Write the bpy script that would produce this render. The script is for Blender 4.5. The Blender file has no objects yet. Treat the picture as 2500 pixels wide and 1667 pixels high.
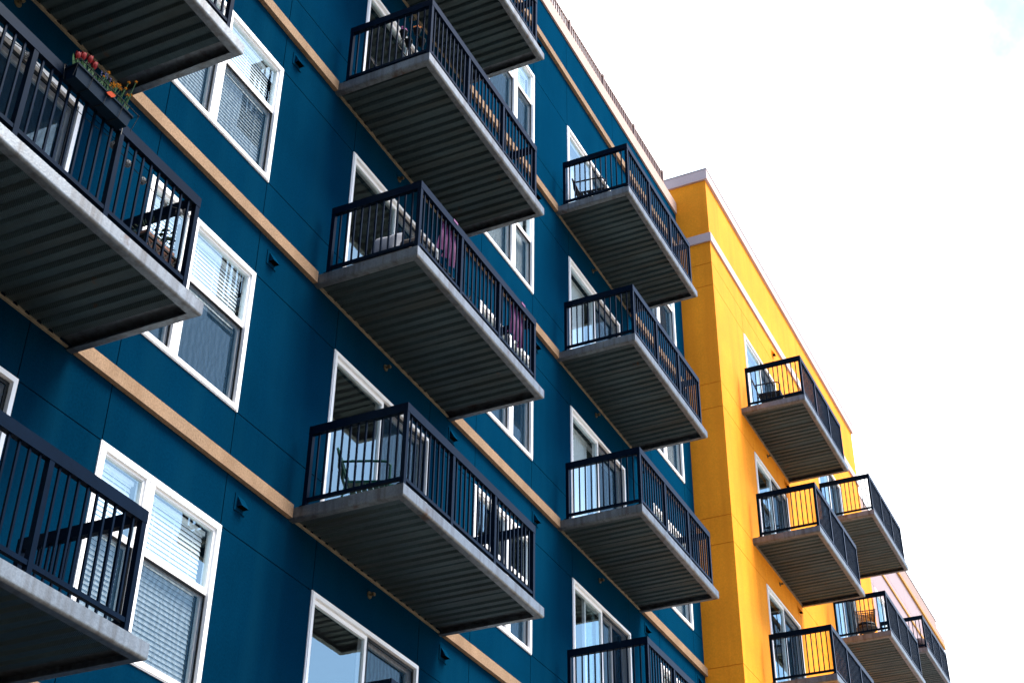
import bpy, math, random
from mathutils import Vector, Matrix

random.seed(7)
C = bpy.context.scene.collection
SC = bpy.context.scene

# ------------------------------------------------------------------ camera
YAW, PITCH, ROLL = 1.10983909, 0.596183507, 0.0147426257
CAM = Vector((-3.62746683, -8.38517171, -4.27234486))
F = Vector((math.sin(YAW) * math.cos(PITCH), math.cos(YAW) * math.cos(PITCH), math.sin(PITCH)))
R = Vector((math.cos(YAW), -math.sin(YAW), 0))
U = R.cross(F)
R2 = math.cos(ROLL) * R + math.sin(ROLL) * U
U2 = -math.sin(ROLL) * R + math.cos(ROLL) * U
cd = bpy.data.cameras.new('camera')
cd.lens = 51.997
cd.sensor_width = 36
cd.clip_start = 0.1
cd.clip_end = 3000
co = bpy.data.objects.new('camera', cd)
C.objects.link(co)
co.matrix_world = Matrix(((R2.x, U2.x, -F.x, CAM.x), (R2.y, U2.y, -F.y, CAM.y), (R2.z, U2.z, -F.z, CAM.z), (0, 0, 0, 1)))
SC.camera = co

# ------------------------------------------------------------------ sky, sun, exposure
SUN = Vector((0.16, -0.50, 0.86)).normalized()
W = bpy.data.worlds.new('World')
SC.world = W
W.use_nodes = True
nt = W.node_tree
bg = nt.nodes['Background']
sky = nt.nodes.new('ShaderNodeTexSky')
sky.sky_type = 'NISHITA'
sky.sun_disc = False
sky.sun_elevation = math.asin(SUN.z)
sky.sun_rotation = math.atan2(SUN.x, SUN.y)
sky.air_density = 1.0
sky.dust_density = 1.5
sky.ozone_density = 1.0
# bright hazy cloud veil, thickest down the street, with a thinner blue gap higher up
wtc = nt.nodes.new('ShaderNodeTexCoord')
wdot = nt.nodes.new('ShaderNodeVectorMath'); wdot.operation = 'DOT_PRODUCT'
wdot.inputs[1].default_value = Vector((0.86, 0.35, 0.38)).normalized()
wns = nt.nodes.new('ShaderNodeTexNoise'); wns.inputs['Scale'].default_value = 3.2; wns.inputs['Detail'].default_value = 7
wns.inputs['Roughness'].default_value = .6
wsum = nt.nodes.new('ShaderNodeMath'); wsum.operation = 'MULTIPLY_ADD'; wsum.inputs[1].default_value = .15
wmr = nt.nodes.new('ShaderNodeMapRange'); wmr.interpolation_type = 'SMOOTHSTEP'
wmr.inputs['From Min'].default_value = .948; wmr.inputs['From Max'].default_value = .978
wmx = nt.nodes.new('ShaderNodeMix'); wmx.data_type = 'RGBA'
nt.links.new(wtc.outputs['Generated'], wdot.inputs[0]); nt.links.new(wtc.outputs['Generated'], wns.inputs['Vector'])
nt.links.new(wns.outputs['Fac'], wsum.inputs[0]); nt.links.new(wdot.outputs['Value'], wsum.inputs[2])
nt.links.new(wsum.outputs[0], wmr.inputs['Value']); nt.links.new(wmr.outputs['Result'], wmx.inputs['Factor'])
wa = [q for q in wmx.inputs if q.type == 'RGBA']
nt.links.new(sky.outputs[0], wa[0]); wa[1].default_value = (7.0, 7.1, 7.2, 1)
nt.links.new([q for q in wmx.outputs if q.type == 'RGBA'][0], bg.inputs[0])
bg.inputs[1].default_value = 0.07
sl = bpy.data.lights.new('sun', 'SUN')
sl.energy = 1.5
sl.angle = math.radians(28)
sl.color = (1.0, 0.94, 0.85)
so = bpy.data.objects.new('sun', sl)
C.objects.link(so)
so.rotation_euler = SUN.to_track_quat('Z', 'Y').to_euler()
so.location = (0, 0, 60)
SC.view_settings.view_transform = 'Standard'
SC.view_settings.look = 'None'
SC.view_settings.exposure = 2.75
SC.view_settings.gamma = 1.0
SC.cycles.max_bounces = 8
SC.cycles.diffuse_bounces = 4
SC.cycles.transparent_max_bounces = 16


# ------------------------------------------------------------------ materials
def mat(name, base, rough=0.8, metal=0.0, var=0.0, vscale=2.0, grain=0.0, gscale=60.0, bump=0.0, bscale=90.0,
        streak=None, streak_scale=(9, 9, .5), streak_amt=0.0, spots=None, spot_scale=3.0, spot_lo=.62, spot_hi=.72,
        per_object=False, ior=1.5, diag=None, spec=.5, sheen=None, tint=None):
    m = bpy.data.materials.new(name)
    m.use_nodes = True
    n, l = m.node_tree.nodes, m.node_tree.links
    b = n['Principled BSDF']
    b.inputs['Roughness'].default_value = rough
    b.inputs['Metallic'].default_value = metal
    b.inputs['IOR'].default_value = ior
    b.inputs['Specular IOR Level'].default_value = spec
    if tint: b.inputs['Specular Tint'].default_value = (*tint, 1)
    if sheen:
        b.inputs['Sheen Weight'].default_value = sheen[0]; b.inputs['Sheen Roughness'].default_value = sheen[1]
        b.inputs['Sheen Tint'].default_value = (*sheen[2], 1)
    tc = n.new('ShaderNodeTexCoord')
    vec = tc.outputs['Object']
    if per_object:
        oi = n.new('ShaderNodeObjectInfo')
        mul = n.new('ShaderNodeVectorMath'); mul.operation = 'SCALE'
        mul.inputs[0].default_value = (37.0, 23.0, 51.0)
        l.new(oi.outputs['Random'], mul.inputs['Scale'])
        add = n.new('ShaderNodeVectorMath'); add.operation = 'ADD'
        l.new(vec, add.inputs[0]); l.new(mul.outputs[0], add.inputs[1])
        vec = add.outputs[0]

    def noise(scale, detail=4, v=None, rough_=.55):
        t = n.new('ShaderNodeTexNoise')
        t.inputs['Scale'].default_value = scale
        t.inputs['Detail'].default_value = detail
        t.inputs['Roughness'].default_value = rough_
        l.new(v or vec, t.inputs['Vector'])
        return t.outputs['Fac']

    def ramp(fac, lo, hi, a=0.0, b_=1.0):
        t = n.new('ShaderNodeMapRange')
        t.inputs['From Min'].default_value = lo; t.inputs['From Max'].default_value = hi
        t.inputs['To Min'].default_value = a; t.inputs['To Max'].default_value = b_
        l.new(fac, t.inputs['Value'])
        return t.outputs['Result']

    def mix(fac, a, bcol, mode='MIX'):
        t = n.new('ShaderNodeMix'); t.data_type = 'RGBA'; t.blend_type = mode
        if isinstance(fac, float): t.inputs['Factor'].default_value = fac
        else: l.new(fac, t.inputs['Factor'])
        for s, x in (('A', a), ('B', bcol)):
            i = [q for q in t.inputs if q.name == s and q.type == 'RGBA'][0]
            if isinstance(x, tuple): i.default_value = (*x, 1)
            else: l.new(x, i)
        return [q for q in t.outputs if q.type == 'RGBA'][0]

    col = base
    if var: col = mix(ramp(noise(vscale), .3, .7), tuple(c * (1 - var) for c in base), tuple(min(1, c * (1 + var)) for c in base))
    if grain:
        g = ramp(noise(gscale, 2), .3, .7, 1 - grain, 1 + grain)
        vm = n.new('ShaderNodeVectorMath'); vm.operation = 'SCALE'
        if isinstance(col, tuple): vm.inputs[0].default_value = col
        else: l.new(col, vm.inputs[0])
        l.new(g, vm.inputs['Scale']); col = vm.outputs[0]
    if streak:
        mp = n.new('ShaderNodeMapping'); mp.inputs['Scale'].default_value = streak_scale
        l.new(vec, mp.inputs['Vector'])
        col = mix(ramp(noise(1.0, 5, mp.outputs[0]), .45, .75, 0, streak_amt), col, streak)
    if spots: col = mix(ramp(noise(spot_scale, 6, None, .65), spot_lo, spot_hi), col, spots)
    if isinstance(col, tuple): b.inputs['Base Color'].default_value = (*col, 1)
    else: l.new(col, b.inputs['Base Color'])
    h = None
    if diag:
        mp = n.new('ShaderNodeMapping'); mp.inputs['Rotation'].default_value = (0, 0, math.radians(35))
        l.new(tc.outputs['Object'], mp.inputs['Vector'])
        wv = n.new('ShaderNodeTexWave'); wv.inputs['Scale'].default_value = diag
        l.new(mp.outputs[0], wv.inputs['Vector']); h = wv.outputs['Fac']
    elif bump: h = noise(bscale, 3)
    if h is not None:
        bp = n.new('ShaderNodeBump'); bp.inputs['Strength'].default_value = bump or .4; bp.inputs['Distance'].default_value = .01
        l.new(h, bp.inputs['Height']); l.new(bp.outputs[0], b.inputs['Normal'])
    return m


def glass_mat(name, tint, ior, wav=.0006):
    m = bpy.data.materials.new(name); m.use_nodes = True
    n, l = m.node_tree.nodes, m.node_tree.links
    n.remove(n['Principled BSDF'])
    out = n['Material Output']
    tr = n.new('ShaderNodeBsdfTransparent'); tr.inputs[0].default_value = (*tint, 1)
    gl = n.new('ShaderNodeBsdfGlossy'); gl.inputs['Roughness'].default_value = 0.01; gl.inputs['Color'].default_value = (.70, .95, 1.0, 1)
    # Schlick reflectance that is the same from either side of the pane; ior carries the head-on reflectance
    ge = n.new('ShaderNodeNewGeometry')
    dt = n.new('ShaderNodeVectorMath'); dt.operation = 'DOT_PRODUCT'
    l.new(ge.outputs['Normal'], dt.inputs[0]); l.new(ge.outputs['Incoming'], dt.inputs[1])
    ab = n.new('ShaderNodeMath'); ab.operation = 'ABSOLUTE'; l.new(dt.outputs['Value'], ab.inputs[0])
    om = n.new('ShaderNodeMath'); om.operation = 'SUBTRACT'; om.inputs[0].default_value = 1; l.new(ab.outputs[0], om.inputs[1])
    pw = n.new('ShaderNodeMath'); pw.operation = 'POWER'; pw.inputs[1].default_value = 5; l.new(om.outputs[0], pw.inputs[0])
    fr = n.new('ShaderNodeMath'); fr.operation = 'MULTIPLY_ADD'; fr.inputs[1].default_value = 1 - ior; fr.inputs[2].default_value = ior
    l.new(pw.outputs[0], fr.inputs[0])
    mx = n.new('ShaderNodeMixShader')
    tc = n.new('ShaderNodeTexCoord'); ns = n.new('ShaderNodeTexNoise'); ns.inputs['Scale'].default_value = 2.2
    l.new(tc.outputs['Object'], ns.inputs['Vector'])
    bp = n.new('ShaderNodeBump'); bp.inputs['Strength'].default_value = .06; bp.inputs['Distance'].default_value = .01
    l.new(ns.outputs['Fac'], bp.inputs['Height']); l.new(bp.outputs[0], gl.inputs['Normal'])
    l.new(fr.outputs[0], mx.inputs[0]); l.new(tr.outputs[0], mx.inputs[1]); l.new(gl.outputs[0], mx.inputs[2])
    l.new(mx.outputs[0], out.inputs['Surface'])
    return m


def screen_mat(name):
    m = bpy.data.materials.new(name); m.use_nodes = True
    n, l = m.node_tree.nodes, m.node_tree.links
    n.remove(n['Principled BSDF'])
    tr = n.new('ShaderNodeBsdfTransparent')
    df = n.new('ShaderNodeBsdfDiffuse'); df.inputs[0].default_value = (.008, .026, .05, 1)
    mx = n.new('ShaderNodeMixShader')
    tc = n.new('ShaderNodeTexCoord')
    ns = n.new('ShaderNodeTexNoise'); ns.inputs['Scale'].default_value = 2.5
    ns.inputs['Detail'].default_value = 3
    l.new(tc.outputs['Object'], ns.inputs['Vector'])
    wv = n.new('ShaderNodeTexWave'); wv.inputs['Scale'].default_value = 4; wv.inputs['Distortion'].default_value = 9
    wv.inputs['Detail Scale'].default_value = 1.2
    l.new(tc.outputs['Object'], wv.inputs['Vector'])
    r = n.new('ShaderNodeMapRange'); r.inputs['To Min'].default_value = .42; r.inputs['To Max'].default_value = .54
    l.new(wv.outputs['Fac'], r.inputs['Value'])
    l.new(r.outputs['Result'], mx.inputs[0]); l.new(tr.outputs[0], mx.inputs[1]); l.new(df.outputs[0], mx.inputs[2])
    l.new(mx.outputs[0], n['Material Output'].inputs['Surface'])
    return m


M = {}
M['blue'] = mat('blue_stucco', (.0003, .0128, .031), .75, var=.22, vscale=.55, grain=.20, gscale=42, bump=.25, bscale=140,
                streak=(.0012, .0195, .040), streak_scale=(3, 3, .25), streak_amt=.6, spec=0.0, sheen=(.17, .40, (.01, .40, .88)))
M['yellow'] = mat('yellow_stucco', (.72, .245, .012), .8, spec=.1, var=.08, vscale=1.1, grain=.09, gscale=28, bump=.25, bscale=140,
                  streak=(.62, .19, .009), streak_scale=(4, 4, .2), streak_amt=.8)
M['white_wall'] = mat('pale_stucco', (.27, .20, .215), .8, var=.04, vscale=.8, grain=.05, bump=.2, bscale=140)
M['band'] = mat('tan_stucco', (.215, .14, .086), .85, spec=.1, var=.16, vscale=2, grain=.26, gscale=50, bump=.35, bscale=160,
                streak=(.145, .082, .042), streak_scale=(5, 5, 1), streak_amt=.5)
M['pale_band'] = mat('pale_trim_stucco', (.36, .245, .20), .8, var=.05, vscale=2, grain=.08, bump=.2, bscale=150)
M['pale_parapet'] = mat('pale_parapet_stucco', (.25, .17, .145), .8, var=.06, vscale=2, grain=.08)
M['coping'] = mat('pink_white_coping', (.44, .335, .325), .8, var=.05, vscale=2, grain=.06)
M['gold'] = mat('gold_trim', (.36, .17, .012), .7, var=.08, grain=.08)
M['vinyl'] = mat('white_vinyl', (.82, .80, .79), .45, var=.03, vscale=3, ior=1.45)
M['rail'] = mat('navy_black_metal', (.001, .004, .011), .3, spec=.045, tint=(.30, .66, 1.0), var=.2, vscale=5, grain=.1, ior=1.5, per_object=True)
M['slab'] = mat('galvanised_slab_edge', (.14, .155, .165), .45, metal=.78, var=.15, vscale=3, grain=.14, gscale=45, bump=.2, bscale=60,
                streak=(.065, .057, .050), streak_scale=(13, 13, .45), streak_amt=.85,
                spots=(.075, .036, .018), spot_scale=3.4, spot_lo=.60, spot_hi=.74, per_object=True)
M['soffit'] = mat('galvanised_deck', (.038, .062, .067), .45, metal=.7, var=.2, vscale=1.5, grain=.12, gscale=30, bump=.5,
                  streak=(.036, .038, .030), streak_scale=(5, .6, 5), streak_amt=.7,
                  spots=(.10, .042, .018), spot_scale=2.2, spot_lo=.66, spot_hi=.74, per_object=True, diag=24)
M['ledger'] = mat('wall_angle', (.16, .13, .085), .7, var=.3, vscale=8, grain=.2, per_object=True)
M['dark_room'] = mat('room_plaster', (.16, .15, .145), .9, var=.1)
M['blind'] = mat('white_blind', (.80, .80, .80), .6, var=.03)
M['curtain'] = mat('pale_curtain', (.72, .71, .70), .9, var=.05)
M['glass'] = glass_mat('window_glass', (.86, .93, .96), .23)
M['screen'] = screen_mat('screen_mesh')
M['roof_rail'] = mat('pinkish_rail_paint', (.13, .07, .055), .6, var=.1)
M['roofing'] = mat('roof_membrane', (.30, .30, .30), .9, var=.1)
M['cap'] = mat('metal_cap', (.33, .34, .36), .5, metal=.5)
M['vent'] = mat('painted_vent', (.0004, .012, .026), .6, spec=0.0, var=.1)
M['vent_y'] = mat('yellow_vent', (.42, .17, .006), .6, var=.1)
M['hole'] = mat('vent_throat', (.002, .002, .002), .9, spec=0.0)
M['brass'] = mat('brass_fitting', (.12, .095, .055), .4, metal=.6)
M['black'] = mat('black_metal', (.004, .0045, .005), .45, spec=.15, var=.2)
M['green_chair'] = mat('green_paint', (.003, .036, .028), .4, spec=.1, var=.1)
M['asphalt'] = mat('asphalt', (.035, .035, .036), .9, var=.15, vscale=1.2, grain=.2, bump=.3)
M['paving'] = mat('concrete_paving', (.16, .14, .12), .9, var=.1, vscale=1.5, grain=.1, bump=.2)
M['bounce_plane'] = mat('pale_bounce', (.52, .44, .35), .9, var=.08, vscale=1, grain=.1)  # pale colour of the added sheet that bounces light upward
M['ground'] = mat('dry_ground', (.09, .08, .065), .95, var=.2, vscale=.3)


# ------------------------------------------------------------------ mesh helpers
class MB:
    def __init__(s): s.v, s.f = [], []
    def quad(s, a, b, c, d):
        i = len(s.v); s.v += [tuple(a), tuple(b), tuple(c), tuple(d)]; s.f.append((i, i + 1, i + 2, i + 3))
    def box(s, x0, y0, z0, x1, y1, z1):
        i = len(s.v)
        s.v += [(x, y, z) for z in (z0, z1) for y in (y0, y1) for x in (x0, x1)]
        for q in ((0, 2, 3, 1), (4, 5, 7, 6), (0, 1, 5, 4), (2, 6, 7, 3), (0, 4, 6, 2), (1, 3, 7, 5)):
            s.f.append(tuple(i + k for k in q))
    def bar(s, a, b, w, h=None):
        h = h or w
        a, b = Vector(a), Vector(b); d = (b - a).normalized()
        up = Vector((0, 0, 1)) if abs(d.z) < .95 else Vector((0, 1, 0))
        sx = d.cross(up).normalized(); sy = sx.cross(d).normalized(); i = len(s.v)
        for p in (a, b):
            for u, v in ((-1, -1), (1, -1), (1, 1), (-1, 1)): s.v.append(tuple(p + sx * u * w / 2 + sy * v * h / 2))
        for q in ((0, 1, 2, 3), (7, 6, 5, 4), (0, 4, 5, 1), (1, 5, 6, 2), (2, 6, 7, 3), (3, 7, 4, 0)): s.f.append(tuple(i + k for k in q))
    def tube(s, pts, r, n=8, closed=False):
        pts = [Vector(p) for p in pts]; m = len(pts); base = len(s.v); prev = None
        rr = r if isinstance(r, (list, tuple)) else [r] * m
        for k, p in enumerate(pts):
            a = pts[(k - 1) % m] if (closed or k > 0) else p
            b = pts[(k + 1) % m] if (closed or k < m - 1) else p
            d = (b - a).normalized()
            if prev is None:
                up = Vector((0, 0, 1)) if abs(d.z) < .9 else Vector((0, 1, 0)); sx = d.cross(up).normalized()
            else: sx = (prev - d * prev.dot(d)).normalized()
            prev = sx; sy = d.cross(sx)
            for j in range(n):
                t = 2 * math.pi * j / n; s.v.append(tuple(p + rr[k] * (sx * math.cos(t) + sy * math.sin(t))))
        for k in range(m if closed else m - 1):
            a0, b0 = base + k * n, base + ((k + 1) % m) * n
            for j in range(n): s.f.append((a0 + j, a0 + (j + 1) % n, b0 + (j + 1) % n, b0 + j))
        if not closed:
            s.f.append(tuple(base + j for j in range(n))[::-1]); s.f.append(tuple(base + (m - 1) * n + j for j in range(n)))
    def lathe(s, c, prof, n=16):
        c = Vector(c); base = len(s.v)
        for r, z in prof:
            for j in range(n):
                t = 2 * math.pi * j / n; s.v.append((c.x + r * math.cos(t), c.y + r * math.sin(t), c.z + z))
        for k in range(len(prof) - 1):
            for j in range(n):
                a0, b0 = base + k * n, base + (k + 1) * n
                s.f.append((a0 + j, a0 + (j + 1) % n, b0 + (j + 1) % n, b0 + j))
        s.f.append(tuple(base + j for j in range(n))[::-1]); e = base + (len(prof) - 1) * n
        s.f.append(tuple(e + j for j in range(n)))
    def blob(s, c, rx, ry, rz, n=8, m=6):
        prof = []
        base = len(s.v)
        for k in range(m + 1):
            ph = -math.pi / 2 + math.pi * k / m
            for j in range(n):
                t = 2 * math.pi * j / n
                s.v.append((c[0] + rx * math.cos(ph) * math.cos(t), c[1] + ry * math.cos(ph) * math.sin(t), c[2] + rz * math.sin(ph)))
        for k in range(m):
            for j in range(n):
                a0, b0 = base + k * n, base + (k + 1) * n
                s.f.append((a0 + j, a0 + (j + 1) % n, b0 + (j + 1) % n, b0 + j))
    def sweep(s, path, prof):
        """prof (out, z) closed polygon swept along an XY path with mitres; out is to the right-hand side given by normals"""
        base = len(s.v); m = len(prof); P = [Vector(p) for p in path]
        for k, p in enumerate(P):
            ds = []
            if k > 0: ds.append((P[k] - P[k - 1]).normalized())
            if k < len(P) - 1: ds.append((P[k + 1] - P[k]).normalized())
            ns = [Vector((d.y, -d.x)) for d in ds]
            if len(ns) == 2:
                nn = (ns[0] + ns[1]).normalized(); nn = nn / max(.2, nn.dot(ns[0]))
            else: nn = ns[0]
            for o, z in prof: s.v.append((p.x + nn.x * o, p.y + nn.y * o, z))
        for k in range(len(P) - 1):
            a0, b0 = base + k * m, base + (k + 1) * m
            for j in range(m): s.f.append((a0 + j, b0 + j, b0 + (j + 1) % m, a0 + (j + 1) % m))
        s.f.append(tuple(base + j for j in range(m))); s.f.append(tuple(base + (len(P) - 1) * m + j for j in range(m))[::-1])
    def mesh(s, name, m, smooth=False):
        me = bpy.data.meshes.new(name); me.from_pydata(s.v, [], s.f); me.update()
        me.materials.append(M[m] if isinstance(m, str) else m)
        if smooth:
            for p in me.polygons: p.use_smooth = True
        return me


WPOS = {}
def link(name, me, parent=None, at=(0, 0, 0), label=None):
    """at = world position of the object's origin"""
    o = bpy.data.objects.new(name, me); C.objects.link(o)
    at = Vector(at); WPOS[o] = at
    if parent is not None:
        o.parent = parent; o.location = at - WPOS[parent]
    else: o.location = at
    if label: o['label'] = label
    return o
def thing(name, label, cat, at=(0, 0, 0), group=None, me=None):
    o = link(name, me, None, at); o['label'] = label; o['category'] = cat
    if group: o['group'] = group
    return o
def structure(name, me, at=(0, 0, 0)):
    o = link(name, me, None, at); o['kind'] = 'structure'; return o


# ------------------------------------------------------------------ ground
GZ = -6.2
b = MB(); b.quad((-400, -400, 0), (400, -400, 0), (400, 400, 0), (-400, 400, 0))
structure('ground', b.mesh('ground', 'ground'), (0, 0, GZ - .16))
b = MB(); b.box(-120, -22, -.12, 140, -7, 0)
structure('road', b.mesh('road', 'asphalt'), (0, 0, GZ - .03))
b = MB(); b.quad((18, -45, 0), (90, -45, 0), (90, -7.0, 0), (18, -7.0, 0))
structure('bounce_plane', b.mesh('bounce_plane', 'bounce_plane'), (0, 0, GZ - .02))  # added unseen pale sheet, bounces light up to the far soffits
b = MB(); b.box(-120, -6.85, -.12, 140, -.05, .11); b.box(-120, -7.0, -.12, 140, -6.855, .1)
structure('pavement', b.mesh('pavement', 'paving'), (0, 0, GZ))


# ------------------------------------------------------------------ facade
def wall(mb, x0, x1, z0, z1, openings, hj, vj, g=.006, depth=.016, reveal=.22):
    """front sheet at y=0 in panels; grooves along hj (z, xa, xb) and vj (x, za, zb); reveals round openings"""
    xs = sorted({round(v, 4) for v in [x0, x1] + [o[0] for o in openings] + [o[1] for o in openings] + [v[0] for v in vj] + [h[i] for h in hj for i in (1, 2)] if x0 <= v <= x1})
    zs = sorted({round(v, 4) for v in [z0, z1] + [o[2] for o in openings] + [o[3] for o in openings] + [h[0] for h in hj] + [v[i] for v in vj for i in (1, 2)] if z0 <= v <= z1})
    e = 1e-3
    for i in range(len(xs) - 1):
        for k in range(len(zs) - 1):
            a, b_, c, d = xs[i], xs[i + 1], zs[k], zs[k + 1]
            mx, mz = (a + b_) / 2, (c + d) / 2
            if any(o[0] < mx < o[1] and o[2] < mz < o[3] for o in openings): continue
            L = any(abs(v[0] - a) < e and v[1] < mz < v[2] for v in vj); Rr = any(abs(v[0] - b_) < e and v[1] < mz < v[2] for v in vj)
            B = any(abs(h[0] - c) < e and h[1] < mx < h[2] for h in hj); T = any(abs(h[0] - d) < e and h[1] < mx < h[2] for h in hj)
            A, D, Cc, Dd = a + g * L, b_ - g * Rr, c + g * B, d - g * T
            mb.quad((A, 0, Cc), (D, 0, Cc), (D, 0, Dd), (A, 0, Dd))
            if L: mb.quad((A, depth, Cc), (A, 0, Cc), (A, 0, Dd), (A, depth, Dd)); mb.quad((a, depth, c), (A, depth, c), (A, depth, d), (a, depth, d))
            if Rr: mb.quad((D, 0, Cc), (D, depth, Cc), (D, depth, Dd), (D, 0, Dd)); mb.quad((D, depth, c), (b_, depth, c), (b_, depth, d), (D, depth, d))
            if B: mb.quad((A, depth, Cc), (D, depth, Cc), (D, 0, Cc), (A, 0, Cc)); mb.quad((A, depth, c), (D, depth, c), (D, depth, Cc), (A, depth, Cc))
            if T: mb.quad((A, 0, Dd), (D, 0, Dd), (D, depth, Dd), (A, depth, Dd)); mb.quad((A, depth, Dd), (D, depth, Dd), (D, depth, d), (A, depth, d))
    for a, b_, c, d in openings:
        mb.quad((a, 0, c), (a, 0, d), (a, reveal, d), (a, reveal, c)); mb.quad((b_, reveal, c), (b_, reveal, d), (b_, 0, d), (b_, 0, c))
        mb.quad((a, 0, d), (b_, 0, d), (b_, reveal, d), (a, reveal, d)); mb.quad((a, reveal, c), (b_, reveal, c), (b_, 0, c), (a, 0, c))


def frame(mb, x0, x1, z0, z1, y0, y1, w, wt=None, wb=None):
    wt = wt or w; wb = wb or w
    mb.box(x0, y0, z0, x0 + w, y1, z1); mb.box(x1 - w, y0, z0, x1, y1, z1)
    mb.box(x0 + w, y0, z1 - wt, x1 - w, y1, z1); mb.box(x0 + w, y0, z0, x1 - w, y1, z0 + wb)


def slats(w, h, pitch=.048, tilt=1.28):
    b = MB(); n = int(h / pitch)
    for k in range(n):
        z = h - .045 - k * pitch
        dy, dz = .026 * math.cos(tilt), .026 * math.sin(tilt)
        t = .0016
        i = len(b.v)
        for yy, zz in ((-dy, -dz), (dy, dz), (dy, dz + t), (-dy, -dz + t)):
            b.v.append((.01, yy, z + zz)); b.v.append((w - .01, yy, z + zz))
        for q in ((0, 1, 3, 2), (2, 3, 5, 4), (4, 5, 7, 6), (6, 7, 1, 0), (0, 2, 4, 6), (1, 7, 5, 3)): b.f.append(tuple(i + j for j in q))
    b.box(0, -.025, h - .045, w, .025, h)
    for fx in (.18, .5, .82):
        b.box(w * fx - .002, -.026, .02, w * fx + .002, -.024, h)
    return b


MESH = {}
def cached(key, fn):
    if key not in MESH: MESH[key] = fn()
    return MESH[key]


def window(bld, x0, z0, mull, at_y, lower='slat', w=1.82, h=1.77, label=None):
    """double window: two hung sashes either side of a wide mullion; mull = mullion centre from x0"""
    key = ('win', round(mull, 3))
    u = [(.06, mull - .065), (mull + .065, w - .06)]
    zm = 1.02
    def fr():
        b = MB()
        frame(b, 0, w, 0, h, -.022, .10, .06, .062, .05)
        b.box(mull - .065, -.017, .05, mull + .065, .10, h - .062)
        b.box(mull - .012, -.028, .05, mull + .012, -.0175, h - .062)
        frame(b, -.012, w + .012, -.012, h + .012, -.012, .004, .02)
        for a, c in u:
            frame(b, a, c, zm, h - .062, .006, .045, .024, .026, .05)
            frame(b, a, c, .05, zm + .02, .052, .09, .03, .05, .05)
            b.box(a, .008, zm - .012, c, .05, zm - .001)
        return b.mesh('window_frame', 'vinyl')
    o = link('window', cached(key, fr), bld, (x0, at_y, z0), label)
    for i, (a, c) in enumerate(u):
        def gu(): b = MB(); b.quad((a + .02, .03, zm + .045), (c - .02, .03, zm + .045), (c - .02, .03, h - .085), (a + .02, .03, h - .085)); return b.mesh('upper_glass', 'glass')
        def gd(): b = MB(); b.quad((a + .025, .07, .095), (c - .025, .07, .095), (c - .025, .07, zm - .025), (a + .025, .07, zm - .025)); return b.mesh('lower_glass', 'glass')
        def scn():
            b = MB(); b.quad((a + .012, .03, .085), (c - .012, .03, .085), (c - .012, .03, zm - .015), (a + .012, .03, zm - .015)); return b.mesh('screen', 'screen')
        def scf(): b = MB(); frame(b, a, c, .05, zm - .012, .018, .032, .016); return b.mesh('screen_frame', 'black')
        link('upper_pane', cached(key + ('gu', i), gu), o, (x0, at_y, z0)); link('lower_pane', cached(key + ('gd', i), gd), o, (x0, at_y, z0))
        link('insect_screen', cached(key + ('s', i), scn), o, (x0, at_y, z0)); link('screen_frame', cached(key + ('sf', i), scf), o, (x0, at_y, z0))
        if lower == 'shade':
            def sh(): b = MB(); b.box(a + .02, .15, .12, c - .02, .156, h - .1); return b.mesh('roller_shade', 'curtain')
            link('roller_shade', cached(key + ('sh', i), sh), o, (x0, at_y, z0))
        elif lower == 'half':
            def hb(): return slats(c - a - .03, .74).mesh('blind', 'blind')
            link('blind', cached(key + ('hb', i), hb), o, (x0 + a + .0, at_y + .118, z0 + h - .83))
        elif lower == 'slat':
            def fb(): return slats(c - a - .04, h - .17).mesh('blind', 'blind')
            link('blind', cached(key + ('fb', i), fb), o, (x0 + a, at_y + .118, z0 + .08))
    return o


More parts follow.
